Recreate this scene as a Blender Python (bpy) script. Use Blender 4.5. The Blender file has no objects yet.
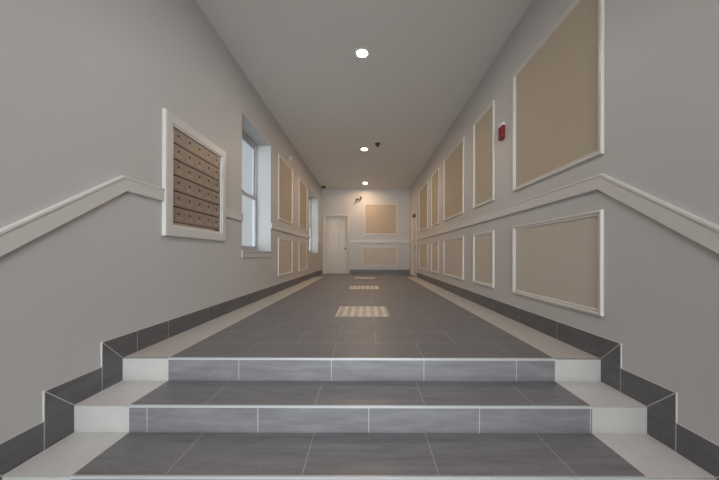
import bpy, bmesh, math
from mathutils import Vector
C = bpy.context.scene.collection
PI = math.pi

# ---------------------------------------------------------------- measured layout (metres)
XL, XR = -1.641, 1.579            # wall faces
YB, YE = -2.2, 10.0               # foyer front wall, far end wall
ZC = 3.124                        # ceiling
RUN, RISE, N0 = 0.302, 0.1515, 1.829
NSTEP = 6
ZF = -RISE * NSTEP                # foyer floor
BW = 0.305                        # width of the pale border tiles
SK = 0.010                        # skirting tile thickness
HS = 0.150; LW = 0.143                         # skirting height
def ny(k): return N0 - RUN * k
def nz(k): return -RISE * k

# ---------------------------------------------------------------- materials
def new_mat(name):
    m = bpy.data.materials.new(name); m.use_nodes = True
    nt = m.node_tree; b = nt.nodes['Principled BSDF']
    return m, nt, b
def srgb(r, g, b):
    f = lambda c: (c/255/12.92) if c/255 <= .04045 else ((c/255+.055)/1.055)**2.4
    return (f(r), f(g), f(b), 1)
def paint(name, col, rough=.55, var=.04, scale=6, bump=.0, metallic=0, spec=.5):
    m, nt, b = new_mat(name)
    n = nt.nodes.new('ShaderNodeTexNoise'); n.inputs['Scale'].default_value = scale; n.inputs['Detail'].default_value = 4
    g = nt.nodes.new('ShaderNodeNewGeometry'); nt.links.new(g.outputs['Position'], n.inputs['Vector'])
    mx = nt.nodes.new('ShaderNodeMix'); mx.data_type = 'RGBA'
    c = Vector(col[:3])
    mx.inputs[6].default_value = (*(c*(1-var)), 1); mx.inputs[7].default_value = (*(c*(1+var)), 1)
    nt.links.new(n.outputs['Fac'], mx.inputs[0]); nt.links.new(mx.outputs[2], b.inputs['Base Color'])
    b.inputs['Roughness'].default_value = rough; b.inputs['Metallic'].default_value = metallic
    b.inputs['Specular IOR Level'].default_value = spec
    if bump:
        n2 = nt.nodes.new('ShaderNodeTexNoise'); n2.inputs['Scale'].default_value = 180
        nt.links.new(g.outputs['Position'], n2.inputs['Vector'])
        bp = nt.nodes.new('ShaderNodeBump'); bp.inputs['Strength'].default_value = bump; bp.inputs['Distance'].default_value = .002
        nt.links.new(n2.outputs['Fac'], bp.inputs['Height']); nt.links.new(bp.outputs['Normal'], b.inputs['Normal'])
    return m
def tile(name, c1, c2, grout, axes='xy', org=(0, 0), w=.62, h=.305, off=.5, mortar=.002, rough=.4, streak='x', veins=0):
    """stone-look porcelain tile; seams laid out in world metres"""
    m, nt, b = new_mat(name)
    L = nt.links.new
    g = nt.nodes.new('ShaderNodeNewGeometry')
    sp = nt.nodes.new('ShaderNodeSeparateXYZ'); L(g.outputs['Position'], sp.inputs[0])
    def comp(ax, o):
        a = nt.nodes.new('ShaderNodeMath'); a.operation = 'SUBTRACT'
        L(sp.outputs['XYZ'.index(ax.upper())], a.inputs[0]); a.inputs[1].default_value = o
        return a.outputs[0]
    cb = nt.nodes.new('ShaderNodeCombineXYZ'); L(comp(axes[0], org[0]-w*20), cb.inputs[0]); L(comp(axes[1], org[1]-h*20), cb.inputs[1])
    br = nt.nodes.new('ShaderNodeTexBrick'); L(cb.outputs[0], br.inputs['Vector'])
    br.offset = off; br.offset_frequency = 2; br.squash = 1
    br.inputs['Scale'].default_value = 1; br.inputs['Mortar Size'].default_value = mortar; br.inputs['Mortar Smooth'].default_value = .3
    br.inputs['Brick Width'].default_value = w; br.inputs['Row Height'].default_value = h; br.inputs['Bias'].default_value = 0
    br.inputs['Color1'].default_value = (*[c*.93 for c in c1[:3]], 1); br.inputs['Color2'].default_value = (*[c*1.07 for c in c1[:3]], 1)
    br.inputs['Mortar'].default_value = c1
    mp = nt.nodes.new('ShaderNodeMapping'); L(g.outputs['Position'], mp.inputs['Vector'])
    mp.inputs['Scale'].default_value = (3, 22, 22) if streak == 'x' else ((22, 3, 22) if streak == 'y' else (8, 8, 8))
    n = nt.nodes.new('ShaderNodeTexNoise'); n.inputs['Scale'].default_value = 1.3; n.inputs['Detail'].default_value = 8; n.inputs['Roughness'].default_value = .65
    L(mp.outputs[0], n.inputs['Vector'])
    rmp = nt.nodes.new('ShaderNodeValToRGB'); rmp.color_ramp.elements[0].position = .3; rmp.color_ramp.elements[1].position = .75
    L(n.outputs['Fac'], rmp.inputs[0])
    mx = nt.nodes.new('ShaderNodeMix'); mx.data_type = 'RGBA'; L(rmp.outputs[0], mx.inputs[0]); L(br.outputs['Color'], mx.inputs[6]); mx.inputs[7].default_value = c2
    last = mx.outputs[2]
    if veins:
        wv = nt.nodes.new('ShaderNodeTexNoise'); wv.inputs['Scale'].default_value = 1.6; wv.inputs['Detail'].default_value = 6; wv.inputs['Distortion'].default_value = 1.5
        mp2 = nt.nodes.new('ShaderNodeMapping'); mp2.inputs['Rotation'].default_value = (0, 0, .7); mp2.inputs['Scale'].default_value = (1, 3.2, 1.5)
        L(g.outputs['Position'], mp2.inputs['Vector']); L(mp2.outputs[0], wv.inputs['Vector'])
        r2 = nt.nodes.new('ShaderNodeValToRGB'); e = r2.color_ramp.elements
        e[0].position = .492; e[0].color = (0, 0, 0, 1); e[1].position = .508; e[1].color = (0, 0, 0, 1)
        k = e.new(.5); k.color = (veins, veins, veins, 1)
        L(wv.outputs['Fac'], r2.inputs[0])
        m3 = nt.nodes.new('ShaderNodeMix'); m3.data_type = 'RGBA'; L(r2.outputs[0], m3.inputs[0]); L(last, m3.inputs[6]); m3.inputs[7].default_value = grout
        last = m3.outputs[2]
    m4 = nt.nodes.new('ShaderNodeMix'); m4.data_type = 'RGBA'; L(br.outputs['Fac'], m4.inputs[0]); L(last, m4.inputs[6]); m4.inputs[7].default_value = grout
    L(m4.outputs[2], b.inputs['Base Color'])
    rm = nt.nodes.new('ShaderNodeMath'); rm.operation = 'MULTIPLY_ADD'; L(n.outputs['Fac'], rm.inputs[0]); rm.inputs[1].default_value = .2; rm.inputs[2].default_value = rough-.1
    L(rm.outputs[0], b.inputs['Roughness'])
    bp = nt.nodes.new('ShaderNodeBump'); bp.inputs['Strength'].default_value = .12; bp.inputs['Distance'].default_value = .002
    L(n.outputs['Fac'], bp.inputs['Height']); L(bp.outputs['Normal'], b.inputs['Normal'])
    return m

M = {}
M['wall_up'] = paint('wall_paint_pale', srgb(190, 186, 183), .5, .015, 2, .05)
M['wall_low'] = paint('wall_paint_greige', srgb(190, 186, 183), .55, .015, 2, .05)
M['ceil'] = paint('ceiling_paint', srgb(222, 219, 214), .85, .01, 2)
M['trim'] = paint('trim_paint', srgb(204, 199, 194), .35, .01, 4)
M['mould'] = paint('moulding_paint', srgb(212, 206, 198), .35, .01, 4)
M['beige'] = paint('panel_beige_fabric', srgb(180, 165, 145), .8, .03, 12, .2)
M['beige_low'] = paint('panel_taupe_paint', srgb(193, 181, 167), .7, .03, 10, .1)
M['reveal'] = paint('window_reveal_paint', srgb(194, 194, 194), .5, .01, 3)
M['vinyl'] = paint('window_vinyl', srgb(186, 186, 192), .35, .01, 3)
M['doorp'] = paint('door_paint', srgb(206, 199, 189), .4, .01, 3)
M['metal'] = paint('brushed_edge_trim', srgb(196, 196, 196), .35, .04, 40, metallic=.25)
M['dark'] = paint('dark_plastic', srgb(58, 44, 40), .4, .03, 20)
M['steel'] = paint('satin_nickel', srgb(120, 112, 104), .3, .03, 40, metallic=.9)
M['red'] = paint('red_plastic', srgb(136, 24, 30), .35, .03, 20)
M['red_dark'] = paint('dark_red_lens', srgb(96, 28, 32), .3, .03, 20)
M['white'] = paint('white_plastic', srgb(226, 222, 216), .35, .01, 20)
M['mailbox'] = paint('mailbox_enamel', srgb(146, 131, 117), .4, .06, 60, metallic=.25)
M['mailrim'] = paint('mailbox_dark_joint', srgb(62, 54, 48), .5, .03, 20)
M['plate'] = paint('mailbox_label', srgb(158, 143, 128), .45, .03, 20)
M['maildot'] = paint('mailbox_lock', srgb(92, 78, 68), .4, .03, 20, metallic=.3)
M['grout'] = paint('grout', srgb(200, 198, 194), .8, .05, 40)
M['joint'] = paint('dark_joint', srgb(96, 92, 90), .7, .05, 40)
D1, D2 = srgb(104, 102, 105), srgb(128, 126, 128)
GR = srgb(190, 188, 185)
M['floor'] = tile('hall_floor_tile', D1, D2, GR, 'xy', (-.234+.31, 1.850), .62, .305, .5, .0016, .46, 'x', .1)
M['foyer'] = tile('foyer_floor_tile', D1, D2, GR, 'xy', (-.234, .319), .62, .305, .5, .0016, .42, 'x', .2)
D3, D4 = srgb(112, 109, 112), srgb(138, 135, 138)  # same tile as the hall floor, lightened to stand in for light on steps
M['tread'] = tile('tread_tile', D3, D4, GR, 'xy', (-.290, 0), .62, 50, 0, .0016, .42, 'x', .12)
M['riserA'] = tile('riser_tile_a', D3, D4, GR, 'xz', (-.234, 0), .62, 50, 0, .0022, .42, 'x', .08)
M['riserB'] = tile('riser_tile_b', D3, D4, GR, 'xz', (.014, 0), .62, 50, 0, .0022, .42, 'x', .08)
M['pale'] = tile('pale_border_tile', srgb(186, 180, 174), srgb(198, 192, 186), srgb(190, 186, 180), 'xy', (XL+SK, 1.85), 50, .61, 0, .0012, .4, 'xy')
M['paleT'] = tile('pale_tread_tile', srgb(206, 203, 200), srgb(218, 215, 212), srgb(190, 186, 180), 'xy', (-20, -20), 50, 50, 0, .0012, .4, 'xy')  # pale tile again; extra light on the treads put into its colour
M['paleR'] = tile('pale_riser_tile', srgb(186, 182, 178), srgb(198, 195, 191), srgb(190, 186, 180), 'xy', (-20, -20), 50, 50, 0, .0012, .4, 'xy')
M['skirt'] = tile('skirting_tile', srgb(82, 80, 83), srgb(106, 104, 106), GR, 'xy', (-20, -20), 50, 50, 0, .0012, .4, 'y', .06)
M['skirtx'] = tile('skirting_tile_end', srgb(82, 80, 83), srgb(106, 104, 106), GR, 'xz', (-.1, -20), .61, 50, 0, .0025, .4, 'x')
# cream mosaic inlay
m, nt, b = new_mat('inlay_mosaic'); M['inlay'] = m
g = nt.nodes.new('ShaderNodeNewGeometry'); ck = nt.nodes.new('ShaderNodeTexBrick'); nt.links.new(g.outputs['Position'], ck.inputs['Vector'])
ck.offset = 0; ck.inputs['Scale'].default_value = 1; ck.inputs['Brick Width'].default_value = .0465; ck.inputs['Row Height'].default_value = .0983
ck.inputs['Mortar Size'].default_value = .0015; ck.inputs['Mortar'].default_value = srgb(176, 168, 158); ck.inputs['Bias'].default_value = .2
ck.inputs['Color1'].default_value = srgb(228, 218, 206); ck.inputs['Color2'].default_value = srgb(206, 196, 184)
sx = nt.nodes.new('ShaderNodeSeparateXYZ'); nt.links.new(g.outputs['Position'], sx.inputs[0])
q = nt.nodes.new('ShaderNodeMath'); q.operation = 'MULTIPLY_ADD'; nt.links.new(sx.outputs['X'], q.inputs[0]); q.inputs[1].default_value = 1/.093; q.inputs[2].default_value = 50
q2 = nt.nodes.new('ShaderNodeMath'); q2.operation = 'FRACT'; nt.links.new(q.outputs[0], q2.inputs[0])
q3 = nt.nodes.new('ShaderNodeMath'); q3.operation = 'GREATER_THAN'; nt.links.new(q2.outputs[0], q3.inputs[0]); q3.inputs[1].default_value = .5
mx = nt.nodes.new('ShaderNodeMix'); mx.data_type = 'RGBA'; mx.blend_type = 'MULTIPLY'; nt.links.new(q3.outputs[0], mx.inputs[0]); nt.links.new(ck.outputs['Color'], mx.inputs[6]); mx.inputs[7].default_value = (.68, .66, .63, 1)
nt.links.new(mx.outputs[2], b.inputs['Base Color'])
b.inputs['Roughness'].default_value = .4
# glass: clear pane, reflects by angle
m = bpy.data.materials.new('window_glass'); m.use_nodes = True; nt = m.node_tree; nt.nodes.clear()
o = nt.nodes.new('ShaderNodeOutputMaterial'); t = nt.nodes.new('ShaderNodeBsdfTransparent'); t.inputs[0].default_value = (.94, .97, .97, 1)
gl = nt.nodes.new('ShaderNodeBsdfGlossy'); gl.inputs['Roughness'].default_value = .03
lw = nt.nodes.new('ShaderNodeLayerWeight'); pw = nt.nodes.new('ShaderNodeMath'); pw.operation = 'POWER'; pw.inputs[1].default_value = 5; nt.links.new(lw.outputs['Facing'], pw.inputs[0])
fr = nt.nodes.new('ShaderNodeMath'); fr.operation = 'MULTIPLY_ADD'; fr.inputs[1].default_value = .6; fr.inputs[2].default_value = .03; nt.links.new(pw.outputs[0], fr.inputs[0]); mx = nt.nodes.new('ShaderNodeMixShader')
nt.links.new(fr.outputs[0], mx.inputs[0]); nt.links.new(t.outputs[0], mx.inputs[1]); nt.links.new(gl.outputs[0], mx.inputs[2]); nt.links.new(mx.outputs[0], o.inputs[0])
M['glass'] = m
def emit(name, col, s):
    m = bpy.data.materials.new(name); m.use_nodes = True; nt = m.node_tree; nt.nodes.clear()
    o = nt.nodes.new('ShaderNodeOutputMaterial'); e = nt.nodes.new('ShaderNodeEmission'); e.inputs[0].default_value = col; e.inputs[1].default_value = s
    nt.links.new(e.outputs[0], o.inputs[0]); return m
LAMP = 230.0
M['lens'] = emit('lamp_lens', (1.0, .715, .475, 1), LAMP*3.0)
M['lens_front'] = emit('lamp_lens_neutral', (1.0, .93, .89, 1), LAMP*1.9)

# ---------------------------------------------------------------- mesh helpers
class MB:
    def __init__(s): s.v = []; s.f = []; s.m = []; s.mi = 0; s.sm = []
    def add(s, vs, fs, mi=None, smooth=False):
        o = len(s.v); s.v += [tuple(v) for v in vs]
        for f in fs:
            s.f.append([i+o for i in f]); s.m.append(s.mi if mi is None else mi); s.sm.append(smooth)
        return s
    def box(s, x0, x1, y0, y1, z0, z1, mi=None):
        x0, x1 = sorted((x0, x1)); y0, y1 = sorted((y0, y1)); z0, z1 = sorted((z0, z1))
        vs = [(x, y, z) for z in (z0, z1) for y in (y0, y1) for x in (x0, x1)]
        return s.add(vs, [(0, 2, 3, 1), (4, 5, 7, 6), (0, 1, 5, 4), (2, 6, 7, 3), (0, 4, 6, 2), (1, 3, 7, 5)], mi)
    def prism(s, pts, P, n0, n1, mi=None):      # pts (u,v) extruded along n by mapping P(u,v,n)
        k = len(pts); vs = [P(u, v, n0) for u, v in pts] + [P(u, v, n1) for u, v in pts]
        fs = [tuple(range(k))[::-1], tuple(range(k, 2*k))] + [(i, (i+1) % k, (i+1) % k+k, i+k) for i in range(k)]
        return s.add(vs, fs, mi)
    def frame(s, u0, u1, v0, v1, prof, P, mi=None):   # mitred moulding: prof = (inset, height)
        k = len(prof); vs = []
        for (cu, cv, su, sv) in ((u0, v0, 1, 1), (u1, v0, -1, 1), (u1, v1, -1, -1), (u0, v1, 1, -1)):
            vs += [P(cu+su*a, cv+sv*a, h) for a, h in prof]
        fs = []
        for c in range(4):
            d = (c+1) % 4
            for i in range(k-1): fs.append((c*k+i, d*k+i, d*k+i+1, c*k+i+1))
            fs.append((c*k+k-1, d*k+k-1, d*k, c*k))
        return s.add(vs, fs, mi)
    def lathe(s, prof, c, ax='z', seg=32, mi=None, smooth=True):   # prof = (radius, height along axis)
        vs = []; k = len(prof)
        for j in range(seg):
            a = 2*PI*j/seg
            for r, h in prof:
                p = (r*math.cos(a), r*math.sin(a), h)
                if ax == 'x': p = (h, p[0], p[1])
                if ax == 'y': p = (p[0], h, p[1])
                vs.append((p[0]+c[0], p[1]+c[1], p[2]+c[2]))
        fs = [(j*k+i, ((j+1) % seg)*k+i, ((j+1) % seg)*k+i+1, j*k+i+1) for j in range(seg) for i in range(k-1)]
        return s.add(vs, fs, mi, smooth)
    def build(s, name, mats, parent=None, bevel=0):
        if not isinstance(mats, (list, tuple)): mats = [mats]
        off = Vector((0, 0, 0)); p = parent
        while p: off += p.location; p = p.parent
        me = bpy.data.meshes.new(name)
        me.from_pydata([tuple(Vector(v)-off) for v in s.v], [], s.f)
        for mt in mats: me.materials.append(M[mt])
        for i, pl in enumerate(me.polygons): pl.material_index = s.m[i]; pl.use_smooth = s.sm[i]
        bm = bmesh.new(); bm.from_mesh(me); bmesh.ops.remove_doubles(bm, verts=bm.verts, dist=1e-6) if any(s.sm) else None
        bmesh.ops.recalc_face_normals(bm, faces=bm.faces); bm.to_mesh(me); bm.free()
        o = bpy.data.objects.new(name, me); C.objects.link(o)
        if parent: o.parent = parent
        if bevel:
            bv = o.modifiers.new('bevel', 'BEVEL'); bv.width = bevel; bv.segments = 2; bv.limit_method = 'ANGLE'
        return o
def thing(name, label, cat, loc, group=None):
    o = bpy.data.objects.new(name, None); C.objects.link(o); o.location = loc; o.empty_display_size = .1
    o['label'] = label; o['category'] = cat
    if group: o['group'] = group
    return o
def struct(o, label=None):
    o['kind'] = 'structure'
    if label: o['label'] = label
    return o
PL = lambda u, v, n: (XL+n, u, v)       # left wall: n into the room
PR = lambda u, v, n: (XR-n, u, v)
PE = lambda u, v, n: (u, YE-n, v)
PB = lambda u, v, n: (u, YB+n, v)

# ---------------------------------------------------------------- walls
ZR = 1.14                                 # underside of the chair rail in the hall
def railpath(zoff, slope, pk):            # (y, z) from foyer to hall
    zlow = ZF + 1.14 + zoff
    yk = pk - (ZR+zoff-zlow)/slope
    return yk, zlow
SLOPE = .69
PK = 1.85
YK, ZLOW = railpath(0, SLOPE, PK)
def zrail(y):
    if y >= PK: return ZR
    if y <= YK: return ZLOW
    return ZR - (PK-y)*SLOPE
def wall_side(name, P, holes, y0=YB, y1=YE+.3):
    mb = MB(); T = -.32
    ys = sorted({y0, YK, PK, y1} | {a for h in holes for a in h[:2]})
    for a, b in zip(ys, ys[1:]):
        hz = [(h[2], h[3]) for h in holes if h[0] <= a+1e-6 and h[1] >= b-1e-6]
        def seg(z0a, z0b, z1a, z1b, mi):
            mb.prism([(a, z0a), (b, z0b), (b, z1b), (a, z1a)], P, 0, T, mi)
        ra, rb = zrail(a), zrail(b)
        if not hz:
            seg(ZF-.1, ZF-.1, ra, rb, 1); seg(ra, rb, ZC+.1, ZC+.1, 0)
        else:
            h0, h1 = hz[0]
            if h0 > ZF: seg(ZF-.1, ZF-.1, h0, h0, 1)
            seg(h1, h1, ZC+.1, ZC+.1, 0)
    return struct(mb.build(name, ['wall_up', 'wall_low']))
W1 = (3.585, 4.67, .742, 2.56); W2 = (7.80, 9.22, .742, 2.60)
MBX = (2.30, 3.055, .935, 1.775)          # recess for the mail boxes
D2H = (8.66, 9.50, -.02, 2.04)            # side door
wall_side('wall_left', PL, [W1, W2])
wall_side('wall_right', PR, [D2H])
D1H = (-1.52, -.70, 0, 2.10)
mb = MB()
E = [(XL-.3, D1H[0]), (D1H[1], XR+.3)]
for a, b in E:
    mb.prism([(a, -.3), (b, -.3), (b, ZR), (a, ZR)], PE, 0, -.3, 1); mb.prism([(a, ZR), (b, ZR), (b, ZC+.1), (a, ZC+.1)], PE, 0, -.3, 0)
mb.prism([(D1H[0], D1H[3]), (D1H[1], D1H[3]), (D1H[1], ZC+.1), (D1H[0], ZC+.1)], PE, 0, -.3, 0)
struct(mb.build('wall_end', ['wall_up', 'wall_low']))
SF = (-1.35, 1.35, ZF, 2.75)              # street entrance opening behind the camera
mb = MB()
for a, b, c, d in ((XL-.3, SF[0], ZF-.1, ZC+.1), (SF[1], XR+.3, ZF-.1, ZC+.1), (SF[0], SF[1], SF[3], ZC+.1)):
    mb.prism([(a, c), (b, c), (b, d), (a, d)], PB, 0, -.2)
struct(mb.build('wall_front', ['wall_up']))
struct(MB().box(XL-.3, XR+.3, YB-.2, YE+.3, ZC, ZC+.12).build('ceiling', ['ceil']))

# ---------------------------------------------------------------- floor
fl = struct(MB().box(XL, XR, N0+.008, YE+.29, -.12, 0).build('floor', ['floor']))
YBE = 8.55
for xa, xb in ((XL, XL+SK+BW), (XR-SK-BW, XR)):
    MB().box(xa, xb, N0+.008, YBE, 0, .0012).build('border_tiles', ['pale'], fl)
struct(MB().box(XL, XR, YB-.2, ny(NSTEP-1)+.05, ZF-.1, ZF).build('floor_foyer', ['foyer']))

# three inlays
xa, xb = -.352, .262
for i, (ya, lab) in enumerate(((3.07, 'square cream mosaic inlay in the dark floor, nearest the steps'),
                               (5.50, 'square cream mosaic inlay in the dark floor, middle one of the three'),
                               (7.94, 'square cream mosaic inlay in the dark floor, farthest from the steps'))):
    t = MB().box(xa, xb, ya, ya+.59, .0, .003).build('floor_inlay', ['inlay'])
    t['label'] = lab; t['category'] = 'floor inlay'; t['group'] = 'mosaic inlays along the hall floor'

# ---------------------------------------------------------------- steps
st = thing('staircase', 'dark grey tiled steps with pale border tiles and metal edge strips', 'stairs', (0, ny(NSTEP-1), ZF))
xi0, xi1 = XL+SK+BW, XR-SK-BW
for k in range(NSTEP):
    y, z = ny(k), nz(k)
    rb = nz(k+1)
    MB().box(xi0, xi1, y, y+.012, rb+.0005, z-.012).build('riser', ['riserB' if k % 2 else 'riserA'], st)
    for xa, xb in ((XL+.001, xi0), (xi1, XR-.001)):
        MB().box(xa, xb, y, y+.012, rb+.0005, z-.004).build('riser_border', ['paleR'], st)
        MB().box(xa, xb, y+.001, y+.012, z-.004, z-.001).build('joint', ['joint'], st)
    if k:
        yb = ny(k-1)
        MB().box(xi0, xi1, y+.008, yb+.010, z-.02, z).build('tread', ['tread'], st)
        for xa, xb in ((XL+.001, xi0), (xi1, XR-.001)):
            MB().box(xa, xb, y, yb+.010, z-.001, z+.0005).build('tread_border', ['paleT'], st)
    MB().box(xi0, xi1, y-.0015, y+.008, z-.012, z+.0012).build('edge_strip', ['metal'], st)

# ---------------------------------------------------------------- tiled skirting
def inset(poly, d):
    out = []; n = len(poly)
    A = sum(poly[i][0]*poly[(i+1) % n][1]-poly[(i+1) % n][0]*poly[i][1] for i in range(n))
    s = 1 if A > 0 else -1
    for i in range(n):
        p0, p1, p2 = Vector(poly[i-1]), Vector(poly[i]), Vector(poly[(i+1) % n])
        e1 = (p1-p0).normalized(); e2 = (p2-p1).normalized()
        n1 = Vector((-e1.y, e1.x))*s; n2 = Vector((-e2.y, e2.x))*s
        b = n1+n2; b = b*(d/(1+n1.dot(n2)))
        out.append(tuple(p1+b))
    return out
def skirting(name, P, yend, seams):
    mb = MB()
    polys = []
    for k in range(NSTEP):
        y, z = ny(k), nz(k)
        if k == 0:
            ys = [y] + seams + [yend]
            for i, (a, b) in enumerate(zip(ys, ys[1:])):
                if i == 0: polys.append([(a, 0), (b, 0), (b, HS), (a-LW, HS)])
                else: polys.append([(a, 0), (b, 0), (b, HS), (a, HS)])
        else:
            yb = ny(k-1)-LW
            polys.append([(y, z), (yb, z), (yb, z+HS), (y-LW, z+HS)])
        polys.append([(y, z), (y-LW, z+HS), (y-LW, nz(k+1)), (y, nz(k+1))])
    ye = ny(NSTEP-1)-LW
    while ye > YB+.05:
        a = max(YB+.001, ye-.61); polys.append([(a, ZF), (ye, ZF), (ye, ZF+HS), (a, ZF+HS)]); ye = a
    for p in polys:
        mb.prism(p, P, 0, SK-.0015, 1)
        mb.prism(inset(p, .0028), P, 0, SK, 0)
    return struct(mb.build(name, ['skirt', 'grout']))
skirting('baseboard_left', PL, YE-.001, [1.945] + [2.25+.565*i for i in range(14) if 2.25+.565*i < 9.8])
skirting('baseboard_right', PR, 8.57, [2.25+.565*i for i in range(12) if 2.25+.565*i < 8.4])
struct(MB().prism([(D1H[1]+.085, 0), (XR-SK, 0), (XR-SK, HS), (D1H[1]+.085, HS)], PE, 0, SK).build('baseboard_end', ['skirtx']))

# ---------------------------------------------------------------- chair rails
RH = .095
PROF = [(0, 0), (0, .018), (.004, .021), (.080, .021), (.084, .025), (.096, .025), (.099, .022), (.099, 0)]   # (height, proud)
def rail(name, P, pts, lab):
    mb = MB(); vs = []
    k = len(PROF)
    for i, (u, z) in enumerate(pts):
        p = Vector((u, z)); e = []
        if i: e.append((p-Vector(pts[i-1])).normalized())
        if i < len(pts)-1: e.append((Vector(pts[i+1])-p).normalized())
        e = [Vector((-a.y, a.x)) for a in e]
        b = e[0] if len(e) == 1 else (e[0]+e[1])/(1+e[0].dot(e[1]))      # mitre
        for h, n in PROF: q = p+b*h; vs.append(P(q.x, q.y, n))
    fs = [(i*k+j, (i+1)*k+j, (i+1)*k+(j+1) % k, i*k+(j+1) % k) for i in range(len(pts)-1) for j in range(k)]
    fs += [tuple(range(k)), tuple(range((len(pts)-1)*k, len(pts)*k))]
    mb.add(vs, fs)
    return struct(mb.build(name, ['trim']), lab)
MB0, MB1 = 2.188, 3.137                                   # mail box frame extent
rail('trim_1', PL, [(YB+.01, ZLOW-.02), (YK, ZLOW-.02), (PK, ZR-.02), (MB0-.002, ZR-.02)], 'white chair rail on the left wall, sloping down beside the steps')
rail('trim_2', PL, [(MB1+.002, ZR-.01), (W1[0]-.001, ZR-.01)], 'short white chair rail between the mailboxes and the near window')
rail('trim_3', PL, [(W1[1]+.001, ZR), (W2[0]-.001, ZR)], 'white chair rail between the two left windows')
rail('trim_4', PL, [(W2[1]+.001, ZR), (YE-.005, ZR)], 'white chair rail past the far window')
rail('trim_5', PE, [(D1H[1]+.085, ZR), (XR-.005, ZR)], 'white chair rail across the end wall')
rail('trim_6', PR, [(YB+.01, ZLOW), (YK, ZLOW), (PK, ZR), (8.57, ZR)], 'white chair rail on the right wall, sloping down beside the steps')
rail('trim_7', PR, [(9.59, ZR), (YE-.035, ZR)], 'white chair rail between side door and end wall')

# ---------------------------------------------------------------- picture-frame wall panels
FP = [(0, 0), (0, .014), (.004, .020), (.015, .020), (.020, .011), (.027, .011), (.031, .015), (.036, .013), (.042, .004), (.042, 0)]
def panel(P, u0, u1, v0, v1, label, group, low=False):
    c = P((u0+u1)/2, v0, 0)
    t = thing('framed_panel', label, 'wall panel', c, group)
    MB().frame(u0, u1, v0, v1, FP, P).build('moulding_frame', ['mould'], t)
    MB().prism([(u0+.04, v0+.04), (u1-.04, v0+.04), (u1-.04, v1-.04), (u0+.04, v1-.04)], P, .0003, .004).build('panel_field', ['beige_low' if low else 'beige'], t)
    return t
UP, LO = (1.372, 2.615), (.288, 1.000)
RP = [(1.816, 2.924), (3.372, 4.012), (4.430, 5.555), (5.970, 6.640), (7.030, 8.150)]
wid = ['wide', 'narrow', 'wide', 'narrow', 'wide']
whr = ['largest in view, right above the steps', 'just beyond the red fire alarm', 'third from the steps', 'fourth from the steps', 'farthest, next to the side door']
for i, (a, b) in enumerate(RP):
    panel(PR, a, b, *UP, f'tall {wid[i]} beige panel above the right chair rail, {whr[i]}', 'upper framed panels on the right wall')
whl = ['nearest the steps', 'second from the steps', 'third from the steps', 'fourth from the steps', 'farthest, next to the side door']
for i, (a, b) in enumerate(RP):
    panel(PR, a, b, *LO, f'low {wid[i]} framed panel below the right chair rail, {whl[i]}', 'lower framed panels on the right wall', True)
LP = [(5.05, 6.00), (6.58, 7.48)]
for i, (a, b) in enumerate(LP):
    w = ['just past the near window', 'just before the far window'][i]
    panel(PL, a, b, 1.35, 2.56, f'tall beige framed panel above the left chair rail, {w}', 'upper framed panels on the left wall')
    panel(PL, a, b, *LO, f'low framed panel below the left chair rail, {w}', 'lower framed panels on the left wall', True)
panel(PE, -.085, 1.12, 1.43, 2.56, 'large beige framed panel on the end wall above the chair rail', 'framed panels on the end wall')
panel(PE, -.17, 1.12, .28, .99, 'low wide framed panel on the end wall below the chair rail', 'framed panels on the end wall', True)

# ---------------------------------------------------------------- windows
def window(name, W, lab):
    y0, y1, z0, z1 = W
    d = -.25
    r = struct(MB().build(name, ['reveal']), lab) if False else None
    mb = MB(); e = .004
    # white lined reveal (jambs, head) and the sill
    mb.prism([(y0, z0), (y0+e, z0), (y0+e, z1), (y0, z1)], PL, 0, d)
    mb.prism([(y1-e, z0), (y1, z0), (y1, z1), (y1-e, z1)], PL, 0, d)
    mb.prism([(y0, z1-e), (y1, z1-e), (y1, z1), (y0, z1)], PL, 0, d)
    mb.prism([(y0, z0), (y1, z0), (y1, z0+e), (y0, z0+e)], PL, 0, d)
    root = struct(mb.build(name, ['reveal']), lab)
    s = MB(); s.prism([(y0-.0, z0-.012), (y1+.0, z0-.012), (y1+.0, z0+.002), (y0-.0, z0+.002)], PL, .0, .02)
    s.prism([(y0, z0-.09), (y1, z0-.09), (y1, z0-.012), (y0, z0-.012)], PL, 0, .012); s.build('sill', ['wall_up'], root)
    fp = [(0, 0), (0, .05), (.035, .05), (.04, .04), (.045, .04), (.045, 0)]
    Q = lambda u, v, n: (XL+d-.03+n, u, v)
    MB().frame(y0+e, y1-e, z0+e, z1-e, fp, Q).build('window_frame', ['vinyl'], root)
    zm = (z0+z1)/2 - .015
    sp = [(0, 0), (0, .024), (.036, .024), (.042, .016), (.042, 0)]
    up = MB().frame(y0+.047, y1-.047, zm-.02, z1-.047, sp, lambda u, v, n: (XL+d-.028+n, u, v)).build('upper_sash', ['vinyl'], root)
    MB().prism([(y0+.085, zm+.02), (y1-.085, zm+.02), (y1-.085, z1-.085), (y0+.085, z1-.085)], lambda u, v, n: (XL+d-.020+n, u, v), 0, .004).build('pane', ['glass'], up)
    lo = MB().frame(y0+.047, y1-.047, z0+.047, zm+.022, sp, lambda u, v, n: (XL+d-.002+n, u, v)).build('lower_sash', ['vinyl'], root)
    MB().prism([(y0+.085, z0+.085), (y1-.085, z0+.085), (y1-.085, zm-.016), (y0+.085, zm-.016)], lambda u, v, n: (XL+d+.006+n, u, v), 0, .004).build('pane', ['glass'], lo)
    ym = (y0+y1)/2
    MB().prism([(ym-.03, zm+.024), (ym+.03, zm+.024), (ym+.03, zm+.036), (ym-.03, zm+.036)], lambda u, v, n: (XL+d+.0+n, u, v), 0, .022).build('sash_lock', ['steel'], lo, .002)
    return root
window('window_1', W1, 'near double-hung window in a deep white reveal on the left wall')
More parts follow.
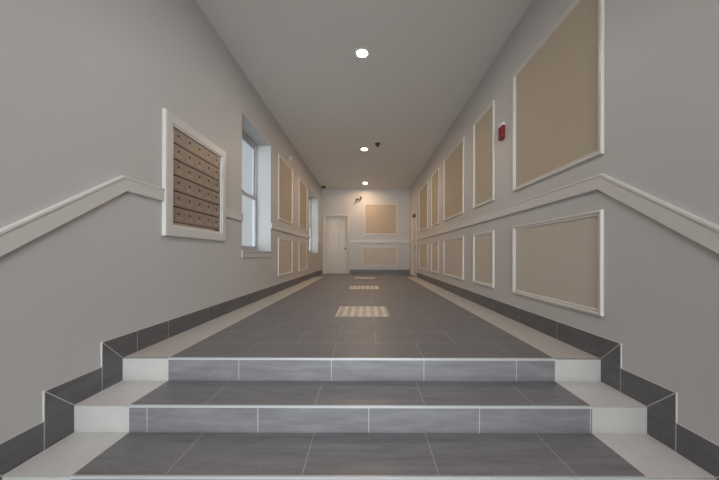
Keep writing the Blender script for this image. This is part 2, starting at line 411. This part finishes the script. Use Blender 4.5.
window('window_2', W2, 'far double-hung window on the left wall beside the end door')

# ---------------------------------------------------------------- doors
def panel_door(name, P, u0, u1, z0, z1, back, lab, knob_u):
    root_mb = MB()
    # jamb lining
    for a, b, c, d_ in ((u0, u0+.02, z0, z1), (u1-.02, u1, z0, z1), (u0+.02, u1-.02, z1-.02, z1)):
        root_mb.prism([(a, c), (b, c), (b, d_), (a, d_)], P, .0, -back-.04)
    root = struct(root_mb.build(name, ['doorp']), lab)
    Q = lambda u, v, n: P(u, v, n-back)
    a, b, c, d_ = u0+.023, u1-.023, z0+.008, z1-.023
    leaf = MB().prism([(a, c), (b, c), (b, d_), (a, d_)], Q, -.04, -.008)
    w = b-a; h = d_-c; sw = .11; mw = .09; um = (a+b)/2
    # stiles and rails raised over the recessed fields
    zs = [c, c+.22, c+.78, c+.93, c+1.56, c+1.66, d_-.12, d_]
    for p, q in ((a, a+sw), (um-mw/2, um+mw/2), (b-sw, b)): leaf.prism([(p, c), (q, c), (q, d_), (p, d_)], Q, -.008, 0)
    for i in (0, 2, 4, 6):
        for p, q in ((a+sw, um-mw/2), (um+mw/2, b-sw)): leaf.prism([(p, zs[i]), (q, zs[i]), (q, zs[i+1]), (p, zs[i+1])], Q, -.008, 0)
    lf = leaf.build('door_leaf', ['doorp'], root)
    for i in (1, 3, 5):
        for p, q in ((a+sw, um-mw/2), (um+mw/2, b-sw)):
            f = MB(); f.frame(p+.018, q-.018, zs[i]+.018, zs[i+1]-.018, [(0, 0), (.02, .007), (.03, .007), (.03, 0)], lambda u, v, n: Q(u, v, n-.008))
            f.prism([(p+.046, zs[i]+.046), (q-.046, zs[i]+.046), (q-.046, zs[i+1]-.046), (p+.046, zs[i+1]-.046)], Q, -.008, -.001); f.build('raised_field', ['doorp'], lf)
    cas = MB(); cp = [(0, 0), (0, .018), (.02, .026), (.055, .018), (.07, .014), (.078, 0)]
    # casing: three mitred legs
    k = len(cp); W_ = .078; vs = []
    for (cu, cv, su, sv) in ((u0-W_+.006, z0, 1, 0), (u0-W_+.006, z1+W_-.006, 1, -1), (u1+W_-.006, z1+W_-.006, -1, -1), (u1+W_-.006, z0, -1, 0)):
        vs += [P(cu+su*q, cv+sv*q, n+.0002) for q, n in cp]
    fs = [(i*k+j, (i+1)*k+j, (i+1)*k+(j+1) % k, i*k+(j+1) % k) for i in range(3) for j in range(k)] + [tuple(range(k)), tuple(range(3*k, 4*k))]
    cas.add(vs, fs); cas.build('casing', ['doorp'], root)
    ax = 'y' if P is PE else 'x'; sg = -1
    kc = Q(knob_u, z0+.92, 0)
    MB().lathe([(0, 0), (.032, 0), (.032, sg*.006), (.012, sg*.01), (.011, sg*.035), (.026, sg*.042), (.03, sg*.055), (.024, sg*.068), (0, sg*.072)], kc, ax, 24).build('door_knob', ['steel'], root)
    return root
d1 = panel_door('door_1', PE, D1H[0], D1H[1], 0, D1H[3], .09, 'pale six-panel door at the left of the end wall', D1H[1]-.085)
d2 = panel_door('door_2', PR, D2H[0], D2H[1], 0, D2H[3], .03, 'pale side door at the far end of the right wall', D2H[0]+.085)
cl = MB(); cl.prism([(9.0, 1.955), (9.22, 1.955), (9.22, 2.012), (9.0, 2.012)], PR, -.03, .025)
cl.prism([(9.05, 1.985), (9.08, 1.985), (9.08, 2.06), (9.05, 2.06)], PR, .0262, .04)
cl.build('door_closer', ['dark'], d2, .003)

# street entrance (behind the camera)
x0, x1, z0, z1 = SF
er = MB().frame(x0, x1, z0, z1, [(0, 0), (0, .1), (.06, .1), (.06, 0)], lambda u, v, n: (u, YB-.15+n, v))
er = struct(er.build('door_3', ['metal']), 'glazed double entrance door')
MB().box(x0+.06, x1-.06, YB-.14, YB-.06, 1.25, 1.31).build('transom_bar', ['metal'], er)
MB().box(x0+.06, x1-.06, YB-.11, YB-.105, 1.31, z1-.06).build('transom_pane', ['glass'], er)
for a, b, h in ((x0+.065, -.004, -.1), (.004, x1-.065, .1)):
    lf = MB().frame(a, b, z0+.065, 1.245, [(0, 0), (0, .045), (.07, .045), (.07, 0)], lambda u, v, n: (u, YB-.13+n, v)).build('door_leaf', ['metal'], er)
    MB().box(a+.07, b-.07, YB-.11, YB-.105, z0+.135, 1.175).build('pane', ['glass'], lf)
    MB().lathe([(0, z0+.8), (.014, z0+.8), (.014, z0+1.4), (0, z0+1.4)], (h, YB-.05, 0), 'z', 16).build('handle', ['steel'], lf)

# ---------------------------------------------------------------- mail boxes
t = thing('mailbox_panel', 'recessed apartment mailboxes, six taupe rows in a wide white frame', 'mailboxes', PL(2.66, .845, 0))
mz0, mz1 = .845, 1.868
fw = .098
MB().frame(MB0, MB1, mz0, mz1, [(0, 0), (0, .024), (.006, .030), (.078, .030), (.084, .024), (fw, .022), (fw, .001)], PL).build('frame', ['trim'], t)
iu0, iu1, iv0, iv1 = MB0+fw, MB1-fw, mz0+fw-.008, mz1-fw+.008
MB().prism([(iu0, iv0), (iu1, iv0), (iu1, iv1), (iu0, iv1)], PL, .0005, .003).build('back_plate', ['mailrim'], t)
MB().prism([(iu0+.002, iv0+.001), (iu1-.002, iv0+.001), (iu1-.002, iv0+.03), (iu0+.002, iv0+.03)], PL, .003, .009).build('bottom_rail', ['plate'], t)
MB().prism([(iu1-.11, iv0+.008), (iu1-.03, iv0+.008), (iu1-.03, iv0+.024), (iu1-.11, iv0+.024)], PL, .009, .0105).build('maker_plate', ['mailrim'], t)
MB().frame(iu0-.001, iu1+.001, iv0-.001, iv1+.001, [(0, .003), (0, .014), (.006, .014), (.006, .003)], PL).build('metal_edge', ['mould'], t)
R_, Cn = 6, 5
rz = (iv1-.006-(iv0+.032))/R_; cw = (iu1-iu0-.014)/Cn
for r in range(R_):
    for c in range(Cn):
        a = iu0+.007+c*cw; z = iv0+.032+r*rz
        dm = MB(); dm.prism([(a+.0004, z+.006), (a+cw-.0004, z+.006), (a+cw-.0004, z+rz-.006), (a+.0004, z+rz-.006)], PL, .003, .0105)
        d = dm.build('box_door', ['mailbox'], t)
        cu, cz = a+cw*.5, z+rz*.60
        MB().lathe([(0, .010), (.010, .010), (.010, .0145), (.007, .016), (0, .016)], (XL, cu, cz), 'x', 14).build('lock', ['maildot'], d)
        MB().prism([(a+cw*.22, z+rz*.22), (a+cw*.78, z+rz*.22), (a+cw*.78, z+rz*.36), (a+cw*.22, z+rz*.36)], PL, .010, .0118).build('name_slot', ['plate'], d)

# ---------------------------------------------------------------- ceiling downlights
def downlight(y, label, lens='lens'):
    t = thing('recessed_downlight', label, 'ceiling light', (-.06, y, ZC), 'recessed lights along the ceiling')
    MB().lathe([(.058, 0), (.058, -.005), (.066, -.008), (.080, -.004), (.082, 0)], (-.06, y, ZC-.0002), 'z', 40).build('trim_ring', ['white'], t)
    MB().lathe([(0, -.0035), (.058, -.0035), (.058, -.001), (0, -.001)], (-.06, y, ZC), 'z', 40, smooth=False).build('lens', [lens], t)
downlight(3.29, 'round recessed ceiling light nearest the steps, brightest and largest', 'lens_front')
downlight(6.28, 'round recessed ceiling light in the middle of the hall, beside the dark detector')
downlight(9.26, 'small round recessed ceiling light farthest away, near the end wall')
downlight(.30, 'extra round ceiling light above the steps, out of view, added to light them', 'lens_front')  # unseen; carries on the row's spacing, added to light the steps
downlight(-1.2, 'extra round ceiling light in the unseen foyer, added to light the steps', 'lens_front')  # unseen foyer lamp, put in for more light on the steps

# ---------------------------------------------------------------- small devices
t = thing('heat_detector', 'dark ceiling detector right of the middle recessed light', 'detector', (.235, 5.97, ZC))
MB().lathe([(0, 0), (.062, 0), (.062, -.014), (.05, -.02), (0, -.02)], (.235, 5.97, ZC-.0002), 'z', 28).build('base', ['dark'], t)
MB().lathe([(.04, -.018), (.04, -.045), (.03, -.06), (0, -.064)], (.235, 5.97, ZC), 'z', 28).build('sensor_head', ['dark'], t)

t = thing('motion_sensor', 'small dark sensor in the far left ceiling corner above the end door', 'sensor', (-1.535, 9.72, ZC))
MB().lathe([(0, 0), (.075, 0), (.075, -.02), (.06, -.03), (0, -.03)], (-1.535, 9.72, ZC-.0002), 'z', 24).build('base', ['dark'], t)
MB().lathe([(.05, -.028), (.046, -.05), (.03, -.068), (0, -.075)], (-1.535, 9.72, ZC), 'z', 24).build('dome', ['dark'], t)

u, v = 5.86, 2.75
t = thing('wall_speaker', 'small round white device high on the left wall above the framed panel', 'wall device', PL(u, v, 0))
MB().lathe([(0, .0003), (.06, .0003), (.06, .02), (.052, .03), (.04, .034)], (XL, u, v), 'x', 30).build('housing', ['trim'], t)
MB().lathe([(.04, .032), (.025, .038), (0, .04)], (XL, u, v), 'x', 30).build('grille', ['trim'], t)

ux, v = -.285, 2.74
t = thing('emergency_light', 'white twin-head emergency light high on the end wall', 'emergency light', PE(ux, v, 0))
MB().prism([(ux-.10, v+.0), (ux+.10, v+.0), (ux+.10, v+.06), (ux-.10, v+.06)], PE, -.002, .05).build('housing', ['trim'], t, .006)
for hx, hz in ((-.07, -.04), (.065, .02)):
    h = MB(); h.lathe([(0, 0), (.02, 0), (.02, -.03), (.036, -.045), (.042, -.085), (.038, -.09)], (ux+hx, YE-.045, v+hz), 'y', 24)
    hd = h.build('lamp_head', ['dark'], t)
    MB().lathe([(0, -.082), (.038, -.082), (.038, -.086)], (ux+hx, YE-.045, v+hz), 'y', 24).build('lamp_lens', ['dark'], hd)

u, v = 3.17, 2.13
t = thing('fire_alarm', 'red wall-mounted fire alarm with strobe, between the first two tall panels', 'fire alarm', PR(u, v, 0))
MB().prism([(u-.052, v-.085), (u-.03, v-.1), (u+.03, v-.1), (u+.052, v-.085), (u+.052, v+.055), (u-.052, v+.055)], PR, -.002, .034).build('body', ['red'], t, .006)
MB().prism([(u-.05, v+.056), (u+.05, v+.056), (u+.045, v+.095), (u-.045, v+.095)], PR, .0003, .028).build('top_plate', ['white'], t, .004)
MB().prism([(u-.018, v-.045), (u+.018, v-.045), (u+.018, v+.035), (u-.018, v+.035)], PR, .034, .046).build('strobe_lens', ['red_dark'], t, .006)
g_ = MB()
for i in range(4): g_.prism([(u-.04, v-.085+i*.008), (u+.04, v-.085+i*.008), (u+.04, v-.082+i*.008), (u-.04, v-.082+i*.008)], PR, .0342, .037)
g_.build('horn_grille', ['dark'], t)

# ---------------------------------------------------------------- sky, camera
w = bpy.data.worlds.new('World'); bpy.context.scene.world = w; w.use_nodes = True
nt = w.node_tree; bg = nt.nodes['Background']; bg.inputs[0].default_value = (.93, .96, 1.0, 1)
SIDE, STREET_FILL = .54, 13.0     # hazy daylight at the side windows; unseen street glow added to light the steps
tc = nt.nodes.new('ShaderNodeTexCoord'); sx = nt.nodes.new('ShaderNodeVectorMath'); sx.operation = 'DOT_PRODUCT'; nt.links.new(tc.outputs['Generated'], sx.inputs[0]); sx.inputs[1].default_value = (.08, -.997, 0)
mr = nt.nodes.new('ShaderNodeMapRange'); mr.interpolation_type = 'SMOOTHSTEP'
mr.inputs['From Min'].default_value = .80; mr.inputs['From Max'].default_value = 1.0; mr.inputs['To Min'].default_value = SIDE; mr.inputs['To Max'].default_value = STREET_FILL
nt.links.new(sx.outputs['Value'], mr.inputs['Value']); nt.links.new(mr.outputs[0], bg.inputs[1])

cam = bpy.data.cameras.new('Camera'); co = bpy.data.objects.new('Camera', cam); C.objects.link(co)
co.location = (0, 0, .694); co.rotation_euler = (PI/2, math.radians(-.14), 0)
F = 273.0
cam.sensor_width = 36; cam.lens = F/719*36; cam.shift_x = -7.1/719; cam.shift_y = 14.8/719; cam.clip_start = .02
S = bpy.context.scene; S.camera = co
S.view_settings.view_transform = 'Standard'; S.view_settings.look = 'None'; S.view_settings.gamma = 1; S.view_settings.use_curve_mapping = False
S.view_settings.exposure = 0.0
